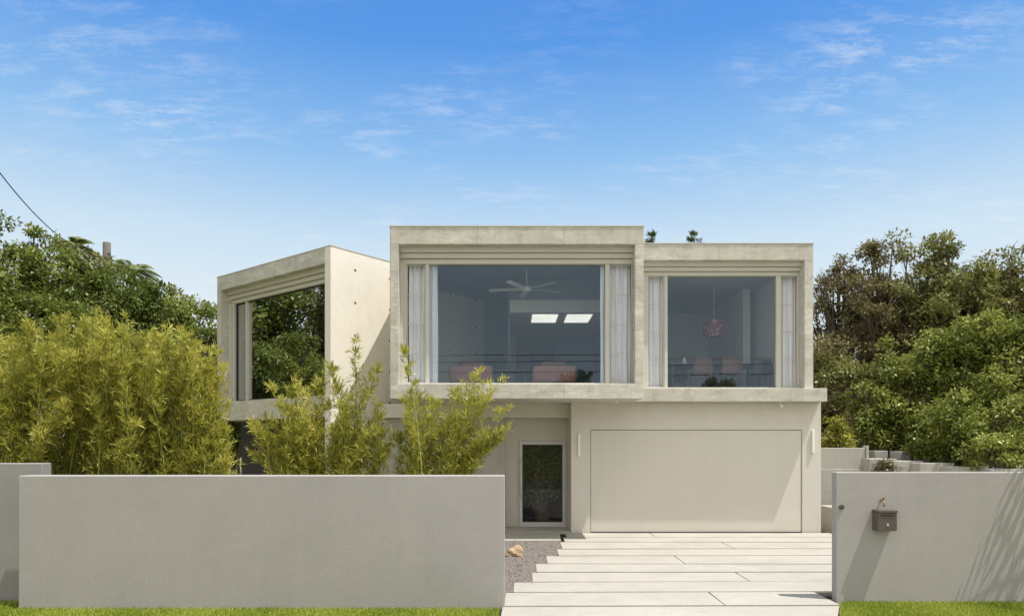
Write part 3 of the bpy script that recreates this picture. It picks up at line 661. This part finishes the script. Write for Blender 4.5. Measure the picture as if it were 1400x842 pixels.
def plume(cx,D,lst,label,seed,extra=6,**k):
    r=np.random.default_rng(seed)
    lst=list(lst)
    ps=[p for p,_,_ in lst]
    for i in range(extra): lst.append((r.uniform(min(ps),max(ps)),r.uniform(572,622),r.uniform(-.2,.3)))
    bamboo(X(cx,D),D,[(X(p,D+o),D+o,Z(t_,D+o)) for p,t_,o in lst],label,seed,**k)
al='arching yellow green bamboo clump behind the stucco wall'
plume(425,10.6,[(362,572,.2),(385,548,-.1),(370,530,.2),(404,522,.1),(425,546,-.2),(438,518,.2),(405,590,-.2),(452,556,.1),(432,590,.3),(342,622,.1),(395,560,.3),(396,536,.2),(355,600,.2)],al,11,extra=13,nl=680,bs=.22,rad=.21,tmin=.28)
plume(478,10.5,[(449,500,.1),(485,466,0),(462,532,.2),(500,536,-.1),(519,558,.1),(478,560,.2),(526,592,-.1),(495,590,.2),(455,590,0),(516,504,.2),(470,548,-.2),(535,610,.1)],al,12,extra=13,nl=680,bs=.22,rad=.2,tmin=.28,tofs=-.04)
sl='slender arching bamboo clump behind the stucco wall'
plume(568,10.4,[(553,478,0),(545,540,.1),(566,522,.2),(600,550,-.1),(565,590,.1),(608,588,0),(588,546,.2),(540,596,.1)],sl,13,extra=7,nl=580,bs=.13,rad=.155,tmin=.3)
plume(598,10.5,[(656,508,.1),(690,520,0),(668,548,.2),(696,560,-.1),(642,562,.1),(624,532,.2),(682,592,0),(634,600,.2),(612,566,-.1),(664,524,-.1),(676,535,.1)],sl,14,extra=8,nl=600,bs=.1,rad=.165,tmin=.3)
# ------------------------------------------------------------------ light, world, camera
S=Vector((.38,-.15,1)).normalized()
sun=bpy.data.lights.new('sun','SUN'); sun.energy=5.0; sun.angle=math.radians(.5); sun.color=(1,.955,.88)
so=bpy.data.objects.new('sun',sun); so.rotation_euler=S.to_track_quat('Z','Y').to_euler(); so.location=(5,-5,20); col.objects.link(so)
w=bpy.data.worlds.new('World'); scene.world=w; w.use_nodes=True; nt=w.node_tree
bg=nt.nodes['Background']; STR=.12
sky=N(nt,'ShaderNodeTexSky'); sky.sky_type='NISHITA'; sky.sun_disc=False
sky.sun_elevation=math.asin(S.z); sky.sun_rotation=math.atan2(S.x,S.y); sky.air_density=1.0; sky.dust_density=.6; sky.ozone_density=1.5
tc=N(nt,'ShaderNodeTexCoord').outputs['Generated']
sep=N(nt,'ShaderNodeSeparateXYZ'); nt.links.new(tc,sep.inputs[0])
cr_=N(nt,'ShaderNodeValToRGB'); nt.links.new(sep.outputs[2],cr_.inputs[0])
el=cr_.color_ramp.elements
el[0].position=0; el[0].color=(.88,.90,.91,1); el[1].position=1; el[1].color=(1.0,1.0,1.0,1)  # zenith end whitened, out of view, to add light on the house
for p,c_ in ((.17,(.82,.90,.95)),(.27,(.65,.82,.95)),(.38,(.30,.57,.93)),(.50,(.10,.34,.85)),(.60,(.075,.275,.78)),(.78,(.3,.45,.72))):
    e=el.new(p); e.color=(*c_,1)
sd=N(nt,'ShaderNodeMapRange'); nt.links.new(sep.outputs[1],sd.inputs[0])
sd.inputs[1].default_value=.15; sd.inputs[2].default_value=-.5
hz=mixrgb(nt,cr_.outputs[0],(1.22,1.16,1.08),sd.outputs[0])  # sky warmed and brightened behind the camera, added to light the facade
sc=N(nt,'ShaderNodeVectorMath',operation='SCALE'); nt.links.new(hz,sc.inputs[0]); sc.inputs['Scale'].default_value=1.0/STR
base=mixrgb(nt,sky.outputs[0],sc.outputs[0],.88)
dv=N(nt,'ShaderNodeMath',operation='ADD'); nt.links.new(sep.outputs[2],dv.inputs[0]); dv.inputs[1].default_value=.12
vd=N(nt,'ShaderNodeVectorMath',operation='DIVIDE'); nt.links.new(tc,vd.inputs[0])
cmb=N(nt,'ShaderNodeCombineXYZ'); 
for i in range(3): nt.links.new(dv.outputs[0],cmb.inputs[i])
nt.links.new(cmb.outputs[0],vd.inputs[1])
n1=noise(nt,vd.outputs[0],1.9,3,.5,(1,1.2,0.0)); n2=noise(nt,vd.outputs[0],7.0,9,.74,(1,2.4,0))
mul=N(nt,'ShaderNodeMath',operation='MULTIPLY'); nt.links.new(ramp(nt,n1,.44,.68),mul.inputs[0]); nt.links.new(ramp(nt,n2,.47,.8),mul.inputs[1])
# keep the high clouds out of the top of the view, stronger to the centre and right
hf=N(nt,'ShaderNodeMapRange'); nt.links.new(sep.outputs[2],hf.inputs[0]); hf.inputs[1].default_value=.56; hf.inputs[2].default_value=.46
mu3=N(nt,'ShaderNodeMath',operation='MULTIPLY'); nt.links.new(mul.outputs[0],mu3.inputs[0]); nt.links.new(hf.outputs[0],mu3.inputs[1])
mu2=N(nt,'ShaderNodeMath',operation='MULTIPLY'); nt.links.new(mu3.outputs[0],mu2.inputs[0]); mu2.inputs[1].default_value=.75
c=mixrgb(nt,base,(.88/STR,.92/STR,.97/STR),mu2.outputs[0])
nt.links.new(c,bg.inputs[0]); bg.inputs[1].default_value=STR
cam=bpy.data.cameras.new('camera'); cam.sensor_width=36; cam.lens=36*F/1400; cam.shift_y=(H-421)/1400; cam.clip_end=2000
co=bpy.data.objects.new('camera',cam); co.location=(0,0,CZ); co.rotation_euler=(math.radians(90),0,0); col.objects.link(co)
scene.camera=co
scene.view_settings.view_transform='Standard'; scene.view_settings.look='None'; scene.view_settings.exposure=0
for o in bpy.data.objects:
    if '_w' in o: del o['_w']
